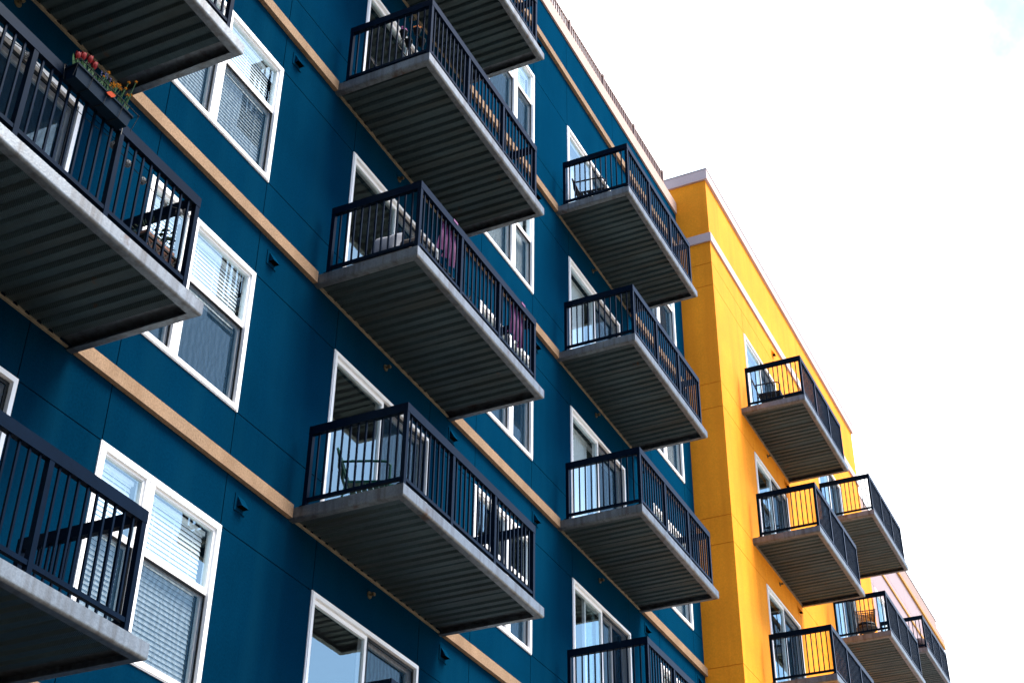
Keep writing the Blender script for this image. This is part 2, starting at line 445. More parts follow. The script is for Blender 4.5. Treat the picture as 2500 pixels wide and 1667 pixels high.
def door(bld, x0, z0, at_y, w=2.32, h=2.37, open_=0.0, inside='curtain', split=.5, label=None):
    key = ('door', split, open_)
    xm = w * split
    s0 = xm - open_
    def fr():
        b = MB()
        frame(b, 0, w, 0, h, -.024, .13, .045, .048, .05)
        frame(b, -.012, w + .012, -.004, h + .012, -.012, .004, .02)
        frame(b, .046, xm + .03, .05, h - .049, .012, .055, .048, .055, .09)
        return b.mesh('door_frame', 'vinyl')
    o = link('sliding_door', cached(key + ('f',), fr), bld, (x0, at_y, z0), label)
    def gf(): b = MB(); b.quad((.09, .035, .13), (xm - .015, .035, .13), (xm - .015, .035, h - .10), (.09, .035, h - .10)); return b.mesh('fixed_pane', 'glass')
    link('fixed_pane', cached(key + ('gf',), gf), o, (x0, at_y, z0))
    def sp(): b = MB(); frame(b, s0, s0 + w - xm - .047, .05, h - .049, .07, .115, .05, .06, .09); return b.mesh('slider', 'vinyl')
    link('door_panel', cached(key + ('sp',), sp), o, (x0, at_y, z0))
    def gs(): b = MB(); b.quad((s0 + .045, .092, .13), (s0 + w - xm - .09, .092, .13), (s0 + w - xm - .09, .092, h - .105), (s0 + .045, .092, h - .105)); return b.mesh('sliding_pane', 'glass')
    link('sliding_pane', cached(key + ('gs',), gs), o, (x0, at_y, z0))
    def sc():
        b = MB(); b.quad((xm + .04, .022, .06), (w - .06, .022, .06), (w - .06, .022, h - .06), (xm + .04, .022, h - .06)); return b.mesh('door_screen', 'screen')
    def sf():
        b = MB(); frame(b, xm + .032, w - .052, .052, h - .057, .014, .030, .035); return b.mesh('screen_frame', 'black')
    link('insect_screen', cached(key + ('sc',), sc), o, (x0, at_y, z0)); link('screen_frame', cached(key + ('sf',), sf), o, (x0, at_y, z0))
    if inside == 'curtain':
        def cu():
            b = MB(); n = 26; x1 = w * .34
            for k in range(n):
                a, c = .08 + x1 * k / n, .08 + x1 * (k + 1) / n
                ya, yc = .24 + .03 * (k % 2), .24 + .03 * ((k + 1) % 2)
                b.quad((a, ya, .06), (c, yc, .06), (c, yc, h - .08), (a, ya, h - .08))
            return b.mesh('curtain', 'curtain')
        link('curtain', cached(key + ('cu',), cu), o, (x0, at_y, z0))
    elif inside == 'vertical':
        def vb():
            b = MB(); n = 13
            for k in range(n):
                a = .10 + k * .085
                b.bar((a, .22, .08), (a, .22, h - .1), .078, .004)
            b.box(.06, .19, h - .1, w - .06, .25, h - .06)
            return b.mesh('vertical_blind', 'blind')
        link('vertical_blind', cached(key + ('vb',), vb), o, (x0, at_y, z0))
    return o


# ------------------------------------------------------------------ balcony
BL, BD, BT = 3.452, 1.40, .135
def chamfer_profile():
    # channel: outer face at out=0; bottom edge rounded; flange .085 wide
    pts = [(0, 0), (0, -BT + .028)]
    for k in range(1, 6):
        a = math.pi / 2 * k / 5
        pts.append((-.028 + .028 * math.cos(a), -BT + .028 - .028 * math.sin(a)))
    pts += [(-.09, -BT), (-.09, -BT + .012), (-.02, -BT + .014), (-.02, 0)]
    return pts
b = MB()
path = [(0, .0), (0, -BD), (BL, -BD), (BL, .0)]
prof = chamfer_profile()
# sweep() pushes "out" to the right of travel; travel -y, +x, +y leaves the outside on the right
b.sweep(path, prof)
b.box(.021, -BD + .021, -.05, BL - .021, 0, -.003)
SLAB = b.mesh('balcony_slab', 'slab')
b = MB()
pitch = .15; x = .10; n = 0
top, bot = -.060, -.098
while x + pitch <= BL - .13:
    y0, y1 = -BD + .095, -.03
    q = [(x, top), (x + .028, top), (x + .050, bot), (x + .128, bot), (x + .15, top)]
    if n % 6 == 5: q = [(x, top), (x + .02, top), (x + .036, bot + .012), (x + .13, bot), (x + .15, top)]
    for k in range(4):
        b.quad((q[k][0], y0, q[k][1]), (q[k + 1][0], y0, q[k + 1][1]), (q[k + 1][0], y1, q[k + 1][1]), (q[k][0], y1, q[k][1]))
    for yy in (y0, y1):
        b.quad((q[1][0], yy, top), (q[2][0], yy, q[2][1]), (q[3][0], yy, bot), (q[4][0], yy, top))
    x += pitch; n += 1
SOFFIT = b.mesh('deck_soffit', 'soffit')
b = MB(); b.box(.095, -.028, -.118, BL - .095, -.002, -.100)
x = .10
while x + pitch <= BL - .13:
    b.box(x + .045, -.036, -.0995, x + .133, -.029, -.075); x += pitch
LEDGER = b.mesh('wall_angle', 'ledger')
FX = BL - .22 - .045      # centre line of the far rail
NX, FY, WY = .04, -BD + .035, -.17
b = MB()
ht, hb = .99, .885
b.box(NX - .028, FY - .028, hb, NX + .028, WY + .025, ht)
b.box(NX + .029, FY - .028, hb, FX - .029, FY + .028, ht)
b.box(FX - .028, FY - .028, hb, FX + .028, WY + .025, ht)
HAND = b.mesh('handrail', 'rail')
def post_mesh():
    b = MB(); b.box(-.025, -.025, 0, .025, .025, hb); b.box(-.045, -.032, 0, .045, .045, .008); return b.mesh('post', 'rail')
POST = post_mesh()
POSTS = [(NX, WY), (NX, FY), (FX, WY), (FX, FY)] + [(NX + (FX - NX) * k / 3, FY) for k in (1, 2)]
def panel(pa, pb):
    b = MB(); a, c = Vector((*pa, 0)), Vector((*pb, 0)); d = (c - a).normalized(); L = (c - a).length
    s, e = a + d * .026, c - d * .026
    b.bar(s + Vector((0, 0, .08)), e + Vector((0, 0, .08)), .04, .038)
    n = max(2, round((L) / .102)) - 1
    for k in range(1, n + 1):
        p = a + (c - a) * k / (n + 1)
        b.box(p.x - .0095, p.y - .0095, .10, p.x + .0095, p.y + .0095, hb)
    return b.mesh('railing_panel', 'rail')
PANELS = [panel((NX, WY), (NX, FY)), panel((FX, WY), (FX, FY))] + [panel((NX + (FX - NX) * k / 3, FY), (NX + (FX - NX) * (k + 1) / 3, FY)) for k in range(3)]


def balcony(bld, x, y, z, label=None):
    o = link('balcony', SLAB, bld, (x, y, z), label)
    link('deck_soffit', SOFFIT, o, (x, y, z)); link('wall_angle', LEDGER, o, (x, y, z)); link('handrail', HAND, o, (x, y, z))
    for px, py in POSTS: link('railing_post', POST, o, (x + px, y + py, z))
    for pm in PANELS: link('railing_panel', pm, o, (x, y, z))
    return o


b = MB()
b.box(-.095, -.010, -.10, .095, 0, .09)
b.v += [(-.06, -.011, .065), (.06, -.011, .065), (-.06, -.078, -.055), (.06, -.078, -.055), (-.06, -.011, -.055), (.06, -.011, -.055)]
i = len(b.v) - 6
b.f += [(i, i + 2, i + 3, i + 1), (i, i + 4, i + 2), (i + 1, i + 3, i + 5)]
VENT = b.mesh('vent_hood', 'blue'); VENTY = b.mesh('vent_hood_pale', 'yellow')
b = MB(); b.box(-.054, -.070, -.054, .054, -.012, -.051); THROAT = b.mesh('vent_throat', 'hole')
def vent(bld, x, y, z, yellow=False):
    o = link('vent_hood', VENTY if yellow else VENT, bld, (x, y, z)); link('vent_opening', THROAT, o, (x, y, z))
b = MB()
def ydisc(b, x, y, z, r, d, n=14):
    i = len(b.v)
    for yy in (y, y - d):
        for j in range(n): t = 2 * math.pi * j / n; b.v.append((x + r * math.cos(t), yy, z + r * math.sin(t)))
    for j in range(n): b.f.append((i + j, i + (j + 1) % n, i + n + (j + 1) % n, i + n + j))
    b.f.append(tuple(i + j for j in range(n))[::-1]); b.f.append(tuple(i + n + j for j in range(n)))
ydisc(b, 0, 0, 0, .045, .012); ydisc(b, 0, -.012, 0, .016, .05); b.box(-.03, -.075, .012, .03, -.045, .016); ydisc(b, 0, -.062, 0, .022, .012)
SPRK = b.mesh('sprinkler_head', 'brass')

LV = [3.1 * k for k in range(6)]


def building(name, label, at):
    return thing(name, label, 'building', at)


# ---- blue building -------------------------------------------------------------------------------
blue = building('apartment_building', 'large deep blue stucco apartment building with tan floor bands, nearest the camera', (4, 0, GZ))
XL, XR, TOP = -14.0, 21.55, 17.10
DOORS = {'A': 1.60, 'B': 8.53, 'C': 15.46}
WINS = [(5.03, .715, 'near'), (12.16, 1.075, 'mid'), (19.19, .81, 'far')]
op, hj, vj = [], [], []
for k in range(5):
    z = LV[k]
    for d in DOORS.values(): op.append((d, d + 2.32, z + .01, z + 2.385))
    for wx, _, _ in WINS: op.append((wx, wx + 1.82, z + .60, z + 2.385))
for k in range(-1, 5):
    hj += [(3.1 * k + .60, XL, XR), (3.1 * k + 2.385, XL, XR)]
for xx in [1.60, 3.92, 5.03, 6.85, 8.53, 10.85, 12.16, 13.98, 15.46, 17.78, 19.19, 21.01, -1.9, -.1]:
    for k in range(-1, 5):
        dr = xx in (1.60, 3.92, 8.53, 10.85, 15.46, 17.78)
        vj.append((xx, 3.1 * k + 2.385, 3.1 * (k + 1) + (.60 if not dr else .01)))
    vj.append((xx, LV[4] + 2.385, TOP))
b = MB(); wall(b, XL, XR, GZ, TOP, op, hj, vj)
# the other sides of the block
b.quad((XL, 14, GZ), (XL, 0, GZ), (XL, 0, TOP), (XL, 14, TOP)); b.quad((XR, 0, GZ), (XR, 14, GZ), (XR, 14, TOP), (XR, 0, TOP)); b.quad((XR, 14, GZ), (XL, 14, GZ), (XL, 14, TOP), (XR, 14, TOP))
link('wall', b.mesh('blue_wall', 'blue'), blue)
def rooms(bld, x0, x1, y, lv, zs):
    b = MB()
    for z in lv:
        b.quad((x0, y + 2.6, z), (x1, y + 2.6, z), (x1, y + 2.6, z + 3.1), (x0, y + 2.6, z + 3.1))
        b.quad((x0, y + .222, z - .02), (x1, y + .222, z - .02), (x1, y + 2.6, z - .02), (x0, y + 2.6, z - .02))
        b.quad((x0, y + .222, z + 2.7), (x0, y + 2.6, z + 2.7), (x1, y + 2.6, z + 2.7), (x1, y + .222, z + 2.7))
    for xx in zs: b.quad((xx, y + .222, lv[0]), (xx, y + 2.6, lv[0]), (xx, y + 2.6, lv[-1] + 3.1), (xx, y + .222, lv[-1] + 3.1))
    link('interior', b.mesh('interior', 'dark_room'), bld)
b = MB(); b.box(-20, -16, GZ, -12.0, -.02, TOP + .2); link('sky_blocker', b.mesh('sky_blocker', 'blue'), blue)  # added unseen block on the left, cuts sky light to the near facade
rooms(blue, XL + .05, XR - .05, 0, LV[:5], [XL + .06, 4.45, 7.7, 11.5, 14.8, 18.5, XR - .06])
b = MB(); b.box(XL, .05, TOP - .35, XR - .01, 14, TOP - .3); link('roof', b.mesh('roof', 'roofing'), blue)
bands = {5: [(XL, XR - .002)], 4: [(XL, 7.955), (11.425, 14.89), (18.36, XR - .002)], 3: [(XL, 1.02), (4.475, 7.955), (11.425, 14.89), (18.36, XR - .002)]}
for k in (-1, 0, 1, 2): bands[k] = bands[3]
bands[4] = bands[3]
for k, segs in bands.items():
    z = 15.93 + .085 if k == 5 else 3.1 * k - .045
    for a, c in segs:
        b = MB(); b.box(a, -.06, z - .078, c, -.001, z + .078); link('floor_band', b.mesh('floor_band', 'band'), blue)
def slope(x): return .012 * (x - 17.5)
b = MB()
i = len(b.v)
for xx in (XL, XR - .001):
    s = slope(xx)
    for yy, zz in ((-.035, 17.07), (.30, 17.07), (.30, 17.395), (-.035, 17.395)): b.v.append((xx, yy, zz + s))
b.f += [(0, 1, 2, 3), (7, 6, 5, 4), (0, 4, 5, 1), (1, 5, 6, 2), (2, 6, 7, 3), (3, 7, 4, 0)]
link('roof_coping', b.mesh('roof_coping', 'pale_band'), blue)
# roof guard rail
rp = [15.757 + 1.726 * k for k in range(-9, 4)] 
pm = MB(); pm.box(-.03, -.03, 0, .03, .03, .53); PM = pm.mesh('guard_post', 'roof_rail')
for xx in rp: link('guard_post', PM, blue, (xx, .06, 17.396 + slope(xx)))
for k in range(len(rp) - 1):
    b = MB(); L = rp[k + 1] - rp[k] - .06
    s0, s1 = slope(rp[k]), slope(rp[k + 1])
    b.bar((.03, 0, .47), (.03 + L, 0, .47 + s1 - s0), .035, .03)
    n = 15
    for j in range(1, n + 1):
        xx = .03 + L * j / (n + 1); z = (s1 - s0) * j / (n + 1)
        b.box(xx - .019, -.013, z + .001, xx + .019, .013, .455 + z)
    link('guard_panel', b.mesh('guard_panel', 'roof_rail'), blue, (rp[k], .06, 17.396 + s0))
for k in range(5):
    z = LV[k]
    for c, d in DOORS.items():
        op_ = .0; sp = .5
        ins = 'vertical' if (c, k) in (('C', 3), ('C', 2)) else ('curtain' if (c, k) in (('A', 2), ('B', 4), ('C', 4)) else 'none')
        door(blue, d, z + .01, 0, inside=ins, open_=.55 if (c, k) == ('C', 1) else 0.0)
    for wx, mu, nm in WINS:
        lw = {'near': {0: 'slat', 1: 'half', 2: 'slat', 3: 'slat', 4: 'slat'}, 'mid': {4: 'half', 3: 'shade', 2: 'none', 1: 'none', 0: 'slat'}, 'far': {4: 'none', 3: 'shade', 2: 'shade', 1: 'slat', 0: 'slat'}}[nm][k]
        window(blue, wx, z + .605, mu, 0, lw)
BX = {'A': 1.02, 'B': 7.964, 'C': 14.898}
for c, ks in (('A', (3, 2, 1, 0)), ('B', (4, 3, 2, 1, 0)), ('C', (4, 3, 2, 1, 0))):
    for k in ks: balcony(blue, BX[c], 0, LV[k])
for k in range(1, 6):
    z = LV[k] - .355 if k < 5 else 15.70
    for xx in ((7.11,) if k in (1, 2, 3, 4) else ()): vent(blue, xx, 0, z)
    for xx in (11.46, 14.11, 18.57, 21.2): vent(blue, xx, 0, z + .02)
for k in range(1, 5):
    for xx in (2.9, 9.675, 16.55): link('sprinkler_head', SPRK, blue, (xx, 0, LV[k] - .29))

# ---- yellow building -----------------------------------------------------------------------------
YP = -.76
yel = building('apartment_building', 'bright yellow stucco apartment building with pale coping, stepping forward beside the blue one', (28, YP, GZ))
YX0, YX1, YT = 21.55, 34.05, 17.95
YL = [z + .085 for z in LV]
YD = [23.58, 29.27]
op, hj, vj = [], [], []
for k in range(2, 5):
    for d in YD: op.append((d, d + 2.32, YL[k] + .01, YL[k] + 2.36))
for k in range(0, 6):
    hj += [(3.1 * k + .02, YX0, YX1), (3.1 * k - .58, YX0, YX1)]
for xx in (YD[0], YD[0] + 2.32, YD[1], YD[1] + 2.32, 27.4):
    for k in range(1, 6): vj.append((xx, 3.1 * k - .58, 3.1 * k + .02))
b = MB()
wall(b, YX0, YX1, GZ, YT, op, hj, vj)
front = len(b.v)
for i in range(front): v = b.v[i]; b.v[i] = (v[0], v[1] + YP, v[2])
sb = MB(); wall(sb, 0, 12.0, GZ, YT, [], [(3.1 * k + .02, 0, 12) for k in range(0, 6)] + [(3.1 * k - .58, 0, 12) for k in range(0, 6)], [])
i0 = len(b.v)
for v in sb.v: b.v.append((YX0 + v[1], YP + 12.0 - v[0], v[2]))
for f in sb.f: b.f.append(tuple(i0 + q for q in f))
b.quad((YX1, YP, GZ), (YX1, YP + 12, GZ), (YX1, YP + 12, YT), (YX1, YP, YT)); b.quad((YX1, YP + 12, GZ), (YX0, YP + 12, GZ), (YX0, YP + 12, YT), (YX1, YP + 12, YT))
link('wall', b.mesh('yellow_wall', 'yellow'), yel)
rooms(yel, YX0 + .3, YX1 - .05, YP, YL[2:5], [YX0 + .3, 27.4, YX1 - .06])
b = MB(); b.box(YX0 + .02, YP + .02, YT - .3, YX1 - .01, YP + 11.9, YT - .25); link('roof', b.mesh('yroof', 'roofing'), yel)
b = MB(); o = .055
b.box(YX0 - o, YP - o, YT - .08, YX1 + o, YP + .3, YT + .2); b.box(YX0 - o, YP + .301, YT - .08, YX0 + .3, YP + 12, YT + .2)
link('roof_coping', b.mesh('ycoping', 'coping'), yel)
b = MB(); b.box(YX0 - o - .012, YP - o - .012, YT + .201, YX1 + o + .012, YP + .3, YT + .225); b.box(YX0 - o - .012, YP + .301, YT + .201, YX0 + .3, YP + 12, YT + .225)
link('coping_cap', b.mesh('ycap', 'cap'), yel)
b = MB(); o = .04
b.box(YX0 - o, YP - o, 16.10, YX1 + .02, YP - .001, 16.33); b.box(YX0 - o, YP, 16.10, YX0 - .001, -.04, 16.33)
link('floor_band', b.mesh('yband', 'coping'), yel)
YBX = [22.87, 28.61]
for j, d in enumerate(YD):
    for k in (4, 3, 2):
        door(yel, d, YL[k] + .01, YP, h=2.345, inside='vertical' if (j, k) in ((0, 4), (1, 3)) else 'curtain')
        balcony(yel, YBX[j], YP, YL[k])
for k in (3, 4):
    for xx in (25.98, 31.75): vent(yel, xx, YP, YL[k] - .33, True)
    for xx in (24.62, 30.35): link('sprinkler_head', SPRK, yel, (xx, YP, YL[k] - .28))
for xx in (25.98, 31.75): vent(yel, xx, YP, 15.78, True)

# ---- pale building ------------------------------------------------------------------------------
pal = building('apartment_building', 'pale pinkish white stucco apartment building with gold trim lines, farthest along the street', (42, 0, GZ))
PX0, PX1 = YX1 + .01, 49.25
op, hj, vj = [], [], []
for k in (3, 4): op.append((37.6 + .57, 37.6 + .57 + 2.32, YL[k] + .01, YL[k] + 2.36))
for k in range(2, 6): hj += [(3.1 * k + .70, PX0, PX1), (3.1 * k - .62, PX0, PX1)]
for xx in (38.17, 40.49, 42.9, 44.7, 46.3): vj.append((xx, 14.9, 17.1))
b = MB(); wall(b, PX0, PX1, GZ, 17.1, op, hj, vj)
b.quad((PX1, 0, GZ), (PX1, 12, GZ), (PX1, 12, 17.1), (PX1, 0, 17.1)); b.quad((PX1, 12, GZ), (PX0, 12, GZ), (PX0, 12, 17.1), (PX1, 12, 17.1))
link('wall', b.mesh('pale_wall', 'white_wall'), pal)
rooms(pal, PX0 + .02, PX1 - .05, 0, YL[3:5], [PX0 + .03, PX1 - .06])
b = MB(); b.box(PX0, .05, 16.7, PX1 - .01, 11.9, 16.75); link('roof', b.mesh('proof', 'roofing'), pal)
for z in (12.42, 9.32): 
    b = MB(); b.box(PX0, -.05, z - .09, PX1, -.001, z + .09); link('floor_band', b.mesh('pband', 'pale_parapet'), pal)
b = MB(); b.box(PX0, -.04, 15.86, PX1 + .05, -.001, 15.94); link('gold_trim', b.mesh('gold_line', 'gold'), pal)
b = MB(); b.box(PX0, -.06, 17.04, PX1 + .08, -.001, 17.14); link('gold_trim', b.mesh('gold_line', 'gold'), pal)
b = MB(); b.box(PX0, -.06, 17.141, PX1 + .06, .3, 17.40); link('roof_coping', b.mesh('pcoping', 'pale_parapet'), pal)
b = MB(); b.box(PX0, .0, 17.401, 48.4, .10, 17.80); b.box(48.3, .101, 17.401, 48.4, 9, 17.80); link('parapet', b.mesh('parapet', 'pale_parapet'), pal)
b = MB(); b.box(PX0, -.02, 17.801, 48.42, .12, 17.84); link('parapet_cap', b.mesh('parapet_cap', 'cap'), pal)
pm = MB(); pm.box(-.03, -.03, 0, .03, .03, .16); PM2 = pm.mesh('cap_post', 'cap')
for k in range(5): link('guard_post', PM2, pal, (41.7 + 1.66 * k, .05, 17.841))
for k in (4, 3):
    door(pal, 38.17, YL[k] + .01, 0, h=2.345, inside='vertical'); balcony(pal, 37.55, 0, YL[k])
vent(pal, 40.9, 0, YL[4] - .3 + 3.0, False)


# ================================================================== things on the balconies
M['leaf'] = mat('leaf_green', (.009, .036, .009), .7, spec=.08, var=.3, vscale=20)
M['leaf_dark'] = mat('dark_leaf', (.005, .016, .006), .7, spec=.08, var=.3, vscale=20)
M['tulip'] = mat('tulip_red', (.13, .002, .003), .6, spec=.1, var=.25, vscale=25)
M['daffodil'] = mat('daffodil_yellow', (.36, .12, .002), .6, spec=.1, var=.15, vscale=30)
M['muscari'] = mat('flower_blue', (.005, .012, .09), .6, var=.2, vscale=30)
M['orange'] = mat('orange_paint', (.24, .024, .001), .7, spec=.08, var=.2, vscale=30)
M['box'] = mat('blue_black_planter', (.0015, .009, .02), .5, spec=.05, var=.15)
M['soil'] = mat('soil', (.02, .014, .01), .95)
M['terracotta'] = mat('terracotta', (.16, .07, .045), .85, var=.15)
M['straw'] = mat('pale_wicker', (.13, .13, .13), .7)
M['pillow'] = mat('white_cotton', (.24, .25, .28), .9, var=.05)
M['brownfab'] = mat('brown_cushion', (.035, .026, .022), .9, var=.15)
M['magenta'] = mat('magenta_cloth', (.07, .002, .065), .85, var=.1)
M['wicker'] = mat('brown_wicker', (.06, .035, .018), .6, var=.3, vscale=60)
M['potorange'] = mat('orange_bloom', (.50, .16, .02), .7, var=.2, vscale=40)
M['potpink'] = mat('pink_bloom', (.28, .06, .22), .7, var=.2, vscale=40)
M['maroon'] = mat('maroon_cushion', (.035, .014, .02), .85, var=.2)

def leaf_blade(b, base, tip, w, bend=(0, 0, 0)):
    base, tip = Vector(base), Vector(tip); d = tip - base
    side = d.cross(Vector((.3, -1, .2))).normalized(); bd = Vector(bend); n = 6; i = len(b.v)
    nrm = side.cross(d).normalized() * .0015
    for k in range(n + 1):
        t = k / n; p = base + d * t + bd * (t * t); ww = w * math.sin(math.pi * min(1, .15 + .85 * t)) ** .8 * (1 if t < .999 else .05)
        b.v += [tuple(p - side * ww / 2), tuple(p + nrm * 3), tuple(p + side * ww / 2), tuple(p - nrm)]
    for k in range(n):
        a, c = i + 4 * k, i + 4 * k + 4
        for j in range(4): b.f.append((a + j, a + (j + 1) % 4, c + (j + 1) % 4, c + j))

# --- window box with spring flowers, hung on the railing of the near balcony
bx0, bx1, by0, by1, bz0, bz1 = 2.42, 3.09, -1.52, -1.405, 3.945, 4.06
o0 = Vector((2.75, -1.46, 3.945))
def loc(m): m.v = [tuple(Vector(v) - o0) for v in m.v]; return m
fb = thing('flower_box', 'dark blue flower box of red tulips and yellow daffodils hung on the upper left railing', 'flower box', o0)
b = MB(); t = .012; e = .015
def hexbox(b, x0, x1, y0, y1, z0, z1, fl):
    i = len(b.v)
    b.v += [(x0 + fl, y0 + fl, z0), (x1 - fl, y0 + fl, z0), (x1 - fl, y1, z0), (x0 + fl, y1, z0), (x0, y0, z1), (x1, y0, z1), (x1, y1, z1), (x0, y1, z1)]
    for q in ((0, 3, 2, 1), (0, 1, 5, 4), (1, 2, 6, 5), (2, 3, 7, 6), (3, 0, 4, 7)): b.f.append(tuple(i + k for k in q))
hexbox(b, bx0, bx1, by0, by1, bz0, bz1, e)
frame_ = [(bx0 - .006, by0 - .006), (bx1 + .006, by0 - .006), (bx1 + .006, by1), (bx0 - .006, by1)]
for k in range(4): b.bar((*frame_[k], bz1), (*frame_[(k + 1) % 4], bz1), .014, .016)
link('planter', loc(b).mesh('planter', 'box'), fb, o0)
b = MB(); b.quad((bx0, by0, bz1 - .015), (bx1, by0, bz1 - .015), (bx1, by1, bz1 - .015), (bx0, by1, bz1 - .015)); link('soil', loc(b).mesh('soil', 'soil'), fb, o0)
b = MB(); g = .03
ring = [(bx0 - .02, by0 - g), (bx1 + .05, by0 - g), (bx1 + .05, by1 + .01), (bx0 - .02, by1 + .01)]
for zz in (bz1 + .035,): b.tube([(*p, zz) for p in ring], .0045, 6, True)
for px_, py_ in ring: b.tube([(px_, py_, bz1 + .035), (px_ * .97 + .03 * 2.75, by0 + .02 if py_ < -1.45 else by1, bz0 - .006)], .003, 5)
for k in range(1, 4):
    xx = ring[0][0] + (ring[1][0] - ring[0][0]) * k / 4
    b.tube([(xx, by0 - g, bz1 + .035), (xx, by0 + .008, bz0 - .006), (xx, by1, bz0 - .006)], .003, 5)
link('wire_rack', loc(b).mesh('wire_rack', 'black'), fb, o0)
def tulip(x, z, y=-1.46):
    st = MB(); hx = x; zz = bz1 - .02
    sx = x + .04 * (2.6 - x)
    st.tube([(sx, y, zz), ((sx + hx) / 2 + .004, y, (zz + z) / 2), (hx, y, z - .025)], .004, 6)
    for k in range(3): leaf_blade(st, (sx + .008 * (k - 1), y, zz), (sx + (-.075, .035, -.02)[k], y - .02 + .02 * k, zz + (.12, .13, .16)[k]), .055)
    t = link('tulip', loc(st).mesh('tulip_stem', 'leaf'), fb, o0)
    h = MB()
    for k in range(6):
        a = k * math.pi / 3; r = .017 if k % 2 else .02; n = 5; i = len(h.v)
        ca, sa = math.cos(a), math.sin(a)
        for q in range(n + 1):
            tt = q / n; rad = r * (.25 + .95 * math.sin(math.pi * (.05 + .5 * tt)) - .1 * tt); w = .019 * math.sin(math.pi * (.12 + .82 * tt)); hz = -.032 + (.078 if k % 2 else .066) * tt
            for sgn in (-1, 0, 1):
                rr = rad + (.004 if sgn == 0 else 0)
                h.v.append((hx + ca * rr - sa * w * sgn, y + sa * rr + ca * w * sgn, z + hz))
        for q in range(n):
            for c in (0, 1): h.f.append((i + 3 * q + c, i + 3 * q + c + 1, i + 3 * q + c + 4, i + 3 * q + c + 3))
    link('petals', loc(h).mesh('tulip_head', 'tulip', True), t, o0)
for x, z in ((2.448, 4.195), (2.505, 4.24), (2.578, 4.27), (2.638, 4.255)): tulip(x, z)
def daff(x, z, r=.017, y=-1.45, mt='daffodil', nm='daffodil', lean=.05):
    st = MB(); sx = x - lean * 1.2; zz = bz1 - .02
    st.tube([(sx, y, zz), (sx + lean * .4, y, zz + (z - zz) * .55), (x, y, z)], .0028, 5)
    leaf_blade(st, (sx, y, zz), (sx + .03, y + .01, zz + (z - zz) * .75), .008); leaf_blade(st, (sx + .008, y, zz), (sx - .02, y - .02, zz + (z - zz) * .6), .008)
    t = link(nm, loc(st).mesh('stem', 'leaf'), fb, o0)
    h = MB()
    if nm == 'daffodil':
        ax = Vector((-.55, -.75, -.35)).normalized(); sx_ = ax.cross(Vector((0, 0, 1))).normalized(); sy_ = sx_.cross(ax); c0 = Vector((x, y, z))
        for k in range(6):
            a = k * math.pi / 3 + x * 40; d = sx_ * math.cos(a) + sy_ * math.sin(a); q = d.cross(ax)
            i = len(h.v)
            h.v += [tuple(c0), tuple(c0 + d * r * .6 + q * r * .32 + ax * .002), tuple(c0 + d * r * 1.35), tuple(c0 + d * r * .6 - q * r * .32 + ax * .002), tuple(c0 - ax * .003)]
            h.f += [(i, i + 1, i + 2, i + 3), (i + 4, i + 3, i + 2, i + 1)]
        h.tube([c0, c0 + ax * r * .7], [r * .3, r * .42], 8)
    else:
        for k in range(14): h.blob((x + random.uniform(-.006, .006), y + random.uniform(-.006, .006), z + k * .0035 - .02), .005, .005, .004, 6, 4)
    link('bloom', loc(h).mesh('bloom', mt), t, o0)
for x, z, r in ((2.812, 4.345, .014), (2.768, 4.262, .010), (2.89, 4.272, .026), (2.955, 4.325, .016), (2.94, 4.292, .012), (2.975, 4.30, .013), (2.93, 4.315, .011), (3.03, 4.355, .013), (3.05, 4.44, .014), (3.128, 4.515, .013), (3.068, 4.312, .015), (3.105, 4.345, .013), (2.85, 4.235, .009)): daff(x, z, r)
for x, z in ((2.735, 4.262), (2.782, 4.288), (2.805, 4.285), (2.845, 4.285)): daff(x, z, 0, -1.45, 'muscari', 'grape_hyacinth', .02)
b = MB()
for k in range(70):
    x = random.uniform(bx0 + .03, bx1 - .02); y = random.uniform(by0 + .02, by1 - .02)
    leaf_blade(b, (x, y, bz1 - .015), (x + random.uniform(-.05, .05), y + random.uniform(-.03, .02), bz1 + random.uniform(.05, .17)), random.uniform(.010, .022))
link('foliage', loc(b).mesh('foliage', 'leaf'), fb, o0)
b = MB(); c = Vector((2.80, -1.545, 4.058)); i = len(b.v)
for dx, dz in ((-.055, -.03), (-.01, .022), (.05, .028), (.045, .005), (.012, -.03), (-.03, -.035)):
    b.v += [(c.x + dx, c.y, c.z + dz), (c.x + dx, c.y + .005, c.z + dz)]
b.f += [tuple(i + 2 * k for k in range(6)), tuple(i + 2 * k + 1 for k in range(6))[::-1]] + [(i + 2 * k, i + 2 * k + 1, i + (2 * k + 3) % 12, i + (2 * k + 2) % 12) for k in range(6)]
link('orange_ornament', loc(b).mesh('ornament', 'orange'), fb, o0)

# --- string of wicker ball lights under the same handrail
balls = [(2.076, 3.929), (3.15, 3.876), (3.35, 3.83), (3.558, 3.803), (3.854, 3.779), (4.057, 3.83), (4.135, 3.885)]
o1 = Vector((3.1, -1.325, 3.97))
sl_ = thing('string_light', 'string of pale wicker ball lights looped along the flower box railing', 'string light', o1)
b = MB(); pts = []
chain = [(1.3, 3.95)] + balls
for k in range(len(chain) - 1):
    (xa, za), (xb, zb) = chain[k], chain[k + 1]
    for q in range(8):
        t = q / 8; pts.append((xa + (xb - xa) * t, -1.322, za + .045 + (zb - za) * t - .07 * math.sin(math.pi * t) * min(1, (xb - xa) / .5)))
pts.append((balls[-1][0], -1.322, balls[-1][1] + .045)); pts.append((4.15, -1.35, 4.12))
b.tube([Vector(p) - o1 for p in pts], .0035, 5); link('cord', b.mesh('cord', 'black'), sl_, o1)
b = MB(); rg = random.Random(3)
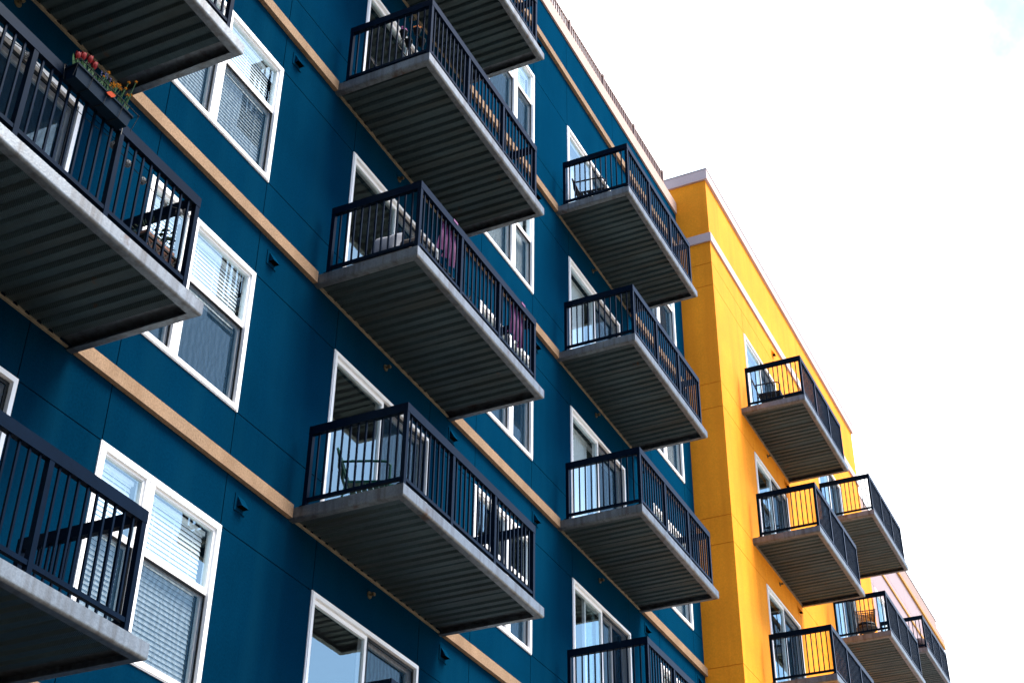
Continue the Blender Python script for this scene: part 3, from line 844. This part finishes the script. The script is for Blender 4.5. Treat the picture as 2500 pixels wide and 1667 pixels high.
for k in range(9):
    ax = Vector((rg.uniform(-1, 1), rg.uniform(-1, 1), rg.uniform(-1, 1))).normalized(); u_ = ax.orthogonal().normalized(); v_ = ax.cross(u_)
    b.tube([(u_ * math.cos(a * math.pi / 8) + v_ * math.sin(a * math.pi / 8)) * .031 for a in range(16)], .0032, 5, True)
BALL = b.mesh('wicker_ball', 'straw')
for x, z in balls: link('wicker_ball', BALL, sl_, (x, -1.322, z))

# --- potted plants in the corner of that balcony
def bushy(b, c, r, h, n, lw=.03):
    for k in range(n):
        a = random.uniform(0, 6.28); rr = r * random.random() ** .5
        p = Vector((c[0] + rr * math.cos(a), c[1] + rr * math.sin(a), c[2] + random.uniform(0, h)))
        leaf_blade(b, p, p + Vector((math.cos(a) * .05, math.sin(a) * .05, random.uniform(-.01, .06))), lw)
o2 = Vector((3.96, -1.17, 3.1))
pl = thing('planter', 'terracotta planter in a dark lattice stand with leafy plants in the near balcony corner', 'planter', o2)
b = MB(); b.box(-.19, -.10, .14, .19, .10, .36); link('trough', b.mesh('trough', 'terracotta'), pl, o2)
b = MB()
for sx in (-.21, .21):
    for sy in (-.12, .12): b.bar((sx, sy, 0), (sx, sy, .30), .022)
for sy in (-.12, .12):
    b.bar((-.21, sy, .29), (.21, sy, .29), .02); b.bar((-.21, sy, .10), (.21, sy, .10), .02)
    for k in range(4):
        x0_ = -.2 + .1 * k; b.bar((x0_, sy, .11), (x0_ + .1, sy, .28), .012); b.bar((x0_ + .1, sy, .11), (x0_, sy, .28), .012)
for sx in (-.21, .21): b.bar((sx, -.12, .12), (sx, .12, .28), .012); b.bar((sx, .12, .12), (sx, -.12, .28), .012); b.bar((sx, -.12, .29), (sx, .12, .29), .02)
link('lattice_stand', b.mesh('lattice_stand', 'black'), pl, o2)
b = MB(); bushy(b, (-.05, 0, .36), .14, .12, 46); bushy(b, (.12, -.02, .36), .06, .18, 26); link('foliage', b.mesh('foliage', 'leaf_dark'), pl, o2)

# --- chairs ---------------------------------------------------------------------------------------
def armchair(name, label, at, rot, m, hoop=False, cushion=None, group=None, w=.52, d=.48, sh=.42, bh=.92, armz=.64):
    t = thing(name, label, 'chair', at, group); t.rotation_euler = (0, 0, rot)
    def p(nm, b, mm=m): return link(nm, b.mesh(nm, mm), t, at)
    hw = w / 2
    for sx in (-1, 1):
        b = MB(); b.tube([(sx * hw, -d / 2, .0), (sx * hw, -d / 2 + .01, sh)], .013, 8); p('leg', b)
        b = MB(); b.tube([(sx * hw, d / 2 + .08, 0), (sx * hw, d / 2, sh)], .013, 8); p('leg', b)
        b = MB(); b.tube([(sx * hw, -d / 2 + .01, sh), (sx * hw * 1.05, -d / 2 + .005, armz - .05), (sx * hw * 1.06, -d / 2 + .05, armz), (sx * hw * 1.06, 0, armz + .012), (sx * hw, d / 2 + .06, armz + .02)], .015, 8); p('armrest', b)
    b = MB(); ns = 7
    for k in range(ns): y = -d / 2 + d * (k + .5) / ns; b.box(-hw + .01, y - d / ns * .4, sh - .012 - .02 * math.sin(math.pi * k / (ns - 1)), hw - .01, y + d / ns * .4, sh + .004 - .02 * math.sin(math.pi * k / (ns - 1)))
    b.box(-hw, -d / 2, sh - .03, -hw + .02, d / 2, sh); b.box(hw - .02, -d / 2, sh - .03, hw, d / 2, sh)
    p('seat', b)
    b = MB(); yb0, yb1 = d / 2, d / 2 + .16
    arc = [(-hw, yb0, sh)]
    for k in range(9):
        a = math.pi * k / 8; arc.append((-hw * math.cos(a) * (1 if hoop else 1), yb0 + (yb1 - yb0) * (.65 + .35 * math.sin(a)), sh + (bh - sh) * (.68 + .32 * math.sin(a))))
    arc.append((hw, yb0, sh)); b.tube(arc, .014, 8)
    if hoop:
        for f in (.35, .62):
            z = sh + (bh - sh) * f; y = yb0 + (yb1 - yb0) * f
            b.tube([(-hw, y, z), (-hw * .4, y + .03, z - .05), (hw * .4, y + .03, z - .05), (hw, y, z)], .017, 8)
        for f in (-.3, .3): b.tube([(hw * f, yb0, sh), (hw * f * 1.4, yb0 + .1, sh + (bh - sh) * .55), (hw * f, yb1, bh - .03)], .012, 8)
    else:
        for k in range(6):
            x = -hw + w * (k + .5) / 6; b.tube([(x, yb0, sh), (x, yb0 + .1, sh + (bh - sh) * .6), (x, yb1 - .01, bh - .06 * abs(x / hw) ** 2 - .02)], .008, 6)
    p('backrest', b)
    if cushion:
        b = MB(); b.box(-hw + .03, -d / 2, sh + .005, hw - .03, d / 2, sh + .07); p('cushion', b, cushion)
    return t
armchair('garden_chair', 'dark green metal garden chair by the glass door of the lower centre balcony', (8.66, -.58, 3.1), math.radians(22), 'green_chair', hoop=True)
armchair('bistro_chair', 'black wire chair with curved back on the topmost far blue balcony', (15.45, -.55, 12.4), math.radians(8), 'black', hoop=True, bh=.86)
armchair('balcony_chair', 'black armchair with raised arms on the top yellow balcony', (23.48, -1.30, YL[4]), math.radians(5), 'black', cushion='black', bh=.98, armz=.67)
# footstool beside it
o3 = Vector((23.6, -1.80, YL[4]))
t = thing('footstool', 'low black footstool in front of the armchair on the top yellow balcony', 'footstool', o3)
b = MB(); b.box(-.28, -.19, .34, .28, .19, .385); link('seat', b.mesh('seat', 'black'), t, o3)
for sx in (-.25, .25):
    for sy in (-.16, .16): b = MB(); b.tube([(sx * 1.05, sy * 1.05, 0), (sx, sy, .34)], .014, 8); link('leg', b.mesh('leg', 'black'), t, o3)

# wicker chair, back to the far end, on the second yellow column
o4 = Vector((29.28, -1.48, YL[3])); t = thing('wicker_chair', 'brown wicker chair with a dark cushion on the farther yellow balcony', 'chair', o4)
t.rotation_euler = (0, 0, math.radians(-80))
b = MB()
for z, r0 in ((.50, .19), (.56, .20), (.90, .235), (.96, .24)):
    b.tube([(-r0 * math.cos(a * math.pi / 10), .20 + .10 * math.sin(a * math.pi / 10), z + .03 * math.sin(a * math.pi / 10)) for a in range(11)], .012, 6)
for k in range(15):
    a = math.pi * k / 14; b.tube([(-.19 * math.cos(a), .20 + .09 * math.sin(a), .48), (-.24 * math.cos(a), .20 + .11 * math.sin(a), .98 + .03 * math.sin(a))], .010, 5)
for k in range(9):
    z = .60 + .033 * k; r0 = .205 + .003 * k
    b.tube([(-r0 * math.cos(a * math.pi / 10), .20 + .10 * math.sin(a * math.pi / 10), z + .02 * math.sin(a * math.pi / 10)) for a in range(11)], .014, 5)
link('backrest', b.mesh('backrest', 'wicker'), t, o4)
b = MB(); b.lathe((0, 0, 0), [(.22, .36), (.25, .39), (.25, .42), (.20, .44)], 18); link('seat', b.mesh('seat', 'wicker'), t, o4)
b = MB(); b.lathe((0, 0, 0), [(.20, .441), (.23, .46), (.22, .50), (.14, .52)], 18); link('cushion', b.mesh('cushion', 'black', True), t, o4)
for k in range(4):
    a = math.pi / 4 + k * math.pi / 2; b = MB(); b.tube([(.26 * math.cos(a), .24 * math.sin(a), 0), (.20 * math.cos(a), .19 * math.sin(a), .37)], .015, 7); link('leg', b.mesh('leg', 'wicker'), t, o4)
b = MB(); b.tube([(.23 * math.cos(a * math.pi / 8), .215 * math.sin(a * math.pi / 8), .16) for a in range(16)], .010, 6, True); link('stretcher', b.mesh('stretcher', 'wicker'), t, o4)

# pouf on the farthest balcony
o5 = Vector((37.95, -1.12, YL[4])); t = thing('pouf', 'dark maroon round pouf on the farthest balcony of the pale building', 'pouf', o5)
b = MB(); b.lathe((0, 0, 0), [(.17, 0), (.24, .05), (.27, .18), (.25, .32), (.17, .40), (.03, .42)], 18); link('cushion', b.mesh('cushion', 'maroon', True), t, o5)
b = MB(); b.tube([(.265 * math.cos(a * math.pi / 10), .265 * math.sin(a * math.pi / 10), .19) for a in range(20)], .008, 6, True); link('piping', b.mesh('piping', 'black'), t, o5)

# bench with white pillow, centre balcony
o6 = Vector((8.62, -.62, 6.2)); t = thing('bench', 'low dark wicker bench beside the door of the centre balcony', 'bench', o6)
b = MB(); b.box(-.27, -.42, .36, .27, .36, .43); link('seat', b.mesh('seat', 'wicker'), t, o6)
for sx in (-.24, .24):
    for sy in (-.38, .32): b = MB(); b.box(sx - .02, sy - .02, 0, sx + .02, sy + .02, .36); link('leg', b.mesh('leg', 'wicker'), t, o6)
def cushion_mesh(w, h, th, m, nm):
    b = MB(); n = 10
    for sgn in (-1, 1):
        i = len(b.v)
        for a in range(n + 1):
            for c in range(n + 1):
                u_, v_ = a / n * 2 - 1, c / n * 2 - 1
                pinch = 1 - .10 * (1 - abs(v_) ** 2) * abs(u_) ** 3; pinch2 = 1 - .10 * (1 - abs(u_) ** 2) * abs(v_) ** 3
                f = max(0, (1 - u_ ** 4) * (1 - v_ ** 4)) ** .5
                b.v.append((sgn * (th / 2 * f + .001) + .006 * math.sin(5 * u_ + 3 * v_), u_ * w / 2 * pinch, h / 2 + v_ * h / 2 * pinch2))
        for a in range(n):
            for c in range(n):
                q = (i + a * (n + 1) + c, i + (a + 1) * (n + 1) + c, i + (a + 1) * (n + 1) + c + 1, i + a * (n + 1) + c + 1)
                b.f.append(q if sgn > 0 else q[::-1])
    return b.mesh(nm, m, True)
o7 = Vector((8.50, -.60, 6.635)); t = thing('pillow', 'white square pillow propped on the dark bench of the centre balcony', 'pillow', o7, None, cushion_mesh(.46, .36, .15, 'pillow', 'pillow'))
t.rotation_euler = (math.radians(5), math.radians(8), math.radians(-4))
o8 = Vector((8.55, -.93, 6.632)); t = thing('cushion', 'dark brown round-topped cushion beside the white pillow on the centre balcony', 'cushion', o8, None, cushion_mesh(.30, .24, .13, 'brownfab', 'cushion'))
t.rotation_euler = (0, math.radians(6), 0)

# magenta cloths over the front handrail of the same balcony
def cloth(x0, w, z, drop, label, seed):
    rg = random.Random(seed); o = Vector((x0, -BD + .035, z + ht)); b = MB(); nx, nz = 16, 12
    prof = [(-.034, -.03), (-.034, .004), (.034, .004)] + [(.036 + .01 * math.sin(k * .6), -drop * k / nz) for k in range(1, nz + 1)]
    i = len(b.v); ph = rg.uniform(0, 6)
    for a in range(nx + 1):
        u_ = a / nx
        for k, (yy, zz) in enumerate(prof):
            hang = max(0, k - 2) / nz
            ww = w * (.30 + .70 * min(1, hang * 4)) if k > 2 else w * .30
            xs = (u_ - .5) * ww - .10 * w * min(1, hang * 4)
            b.v.append((xs, yy + hang * .035 * (1 + math.sin(u_ * 17 + ph)), zz - (hang * .10 * u_)))
    m_ = len(prof)
    for a in range(nx):
        for k in range(m_ - 1): b.f.append((i + a * m_ + k, i + (a + 1) * m_ + k, i + (a + 1) * m_ + k + 1, i + a * m_ + k + 1))
    return thing('hanging_cloth', label, 'cloth', o, 'magenta cloths over the handrail', b.mesh('hanging_cloth', 'magenta', True))
cloth(8.84, .37, 6.2, .50, 'magenta cloth hanging behind the railing of the centre balcony, near its near corner', 1)
cloth(10.77, .37, 6.2, .50, 'magenta cloth hanging behind the railing of the centre balcony, near its far end', 2)

# dark slatted chair seen through the railing
o9 = Vector((8.98, -.98, 6.2)); t = thing('slatted_chair', 'dark slatted chair beside the nearer magenta cloth on the centre balcony', 'chair', o9)
b = MB()
for k in range(8): z = .12 + .085 * k; b.box(-.24, .18 + .012 * k, z, .24, .20 + .012 * k, z + .055)
b.box(-.26, .17, .0, -.235, .21, .46); b.box(.235, .17, 0, .26, .21, .46); b.bar((-.248, .19, .45), (-.248, .29, .80), .028); b.bar((.248, .19, .45), (.248, .29, .80), .028); link('backrest', b.mesh('backrest', 'black'), t, o9)
b = MB()
for k in range(5): b.box(-.24, -.22 + .085 * k, .40, .24, -.16 + .085 * k, .42)
link('seat', b.mesh('seat', 'black'), t, o9)
for sx in (-.24, .24): b = MB(); b.box(sx - .015, -.23, 0, sx + .015, -.20, .41); link('leg', b.mesh('leg', 'black'), t, o9)

# bare branches in a pot
o10 = Vector((9.42, -1.18, 6.2)); t = thing('potted_twigs', 'black pot of bare twigs standing behind the middle of the centre balcony railing', 'pot plant', o10)
b = MB(); b.lathe((0, 0, 0), [(.07, 0), (.10, .16), (.105, .17), (.09, .165)], 14); link('pot', b.mesh('pot', 'black'), t, o10)
b = MB(); rg = random.Random(5)
for k in range(9):
    a = rg.uniform(0, 6.28); tip = Vector((.26 * math.cos(a), .10 * math.sin(a), rg.uniform(.3, .52))); mid = tip * .5 + Vector((0, 0, .06))
    b.tube([(0, 0, .15), mid, tip], [.006, .005, .003], 5)
    for q in range(3): p0_ = mid.lerp(tip, .3 * q + .1); b.tube([p0_, p0_ + Vector((rg.uniform(-.07, .07), rg.uniform(-.04, .04), .05))], .0028, 4)
link('twigs', b.mesh('twigs', 'black'), t, o10)

# flower stand and folding chair on the upper centre balcony
oa = Vector((8.42, -.84, 9.3)); t = thing('plant_stand', 'black metal plant stand holding four small flower pots on the upper centre balcony', 'plant stand', oa)
PT = [(.03, -.05, .98, 'potorange'), (-.08, .09, .90, 'potpink'), (-.02, .04, .76, 'leaf_dark'), (.08, -.10, .80, 'leaf_dark')]
b = MB(); b.tube([(0, 0, .02), (0, 0, .70)], .012, 8)
for k in range(3): a = k * 2.094 + .4; b.tube([(.20 * math.cos(a), .20 * math.sin(a), 0), (.06 * math.cos(a), .06 * math.sin(a), .10), (0, 0, .32)], .010, 7)
for x, y, z, _ in PT: b.tube([(0, 0, .45), (x * 1.5, y * 1.5, z - .18), (x, y, z - .002)], .008, 6)
link('stem', b.mesh('stem', 'black'), t, oa)
for x, y, z, mm in PT:
    b = MB(); b.lathe((x, y, z), [(.035, 0), (.055, .09), (.06, .095), (.05, .09)], 14); q = link('flower_pot', b.mesh('flower_pot', 'black', True), t, oa)
    b = MB()
    for k in range(26):
        a = random.uniform(0, 6.28); r_ = .045 * random.random() ** .5; b.blob((x + r_ * math.cos(a), y + r_ * math.sin(a), z + .10 + random.uniform(0, .05)), .016, .016, .013, 6, 4)
    link('flowers', b.mesh('flowers', mm), q, oa)
ob = Vector((8.42, -.42, 9.3)); t = thing('folding_chair', 'thin black wire folding chair leaning by the door of the upper centre balcony', 'chair', ob)
b = MB()
for x in (-.17, .17):
    b.tube([(x, -.22, 0), (x, .02, .42), (x, .14, .70), (x * .6, .16, .74)], .009, 7)
b.tube([(-.102, .16, .74), (0, .165, .755), (.102, .16, .74)], .009, 7); link('frame', b.mesh('frame', 'black'), t, ob)
b = MB()
for x in (-.15, .15): b.tube([(x, .22, 0), (x, -.16, .42)], .009, 7)
link('leg', b.mesh('leg', 'black'), t, ob)
b = MB()
for k in range(6): b.box(-.16, -.17 + .06 * k, .415, .16, -.135 + .06 * k, .425)
link('seat', b.mesh('seat', 'black'), t, ob)
b = MB()
for z0_, z1_ in ((.50, .58), (.62, .68)):
    y = .06 + (z0_ - .5) * .4; b.bar((-.165, y, z0_), (.165, y, z0_), .014); b.tube([(-.16, y, z0_), (0, y + .03, z1_ + .03), (.16, y, z0_)], .006, 5)
link('backrest', b.mesh('backrest', 'black'), t, ob)
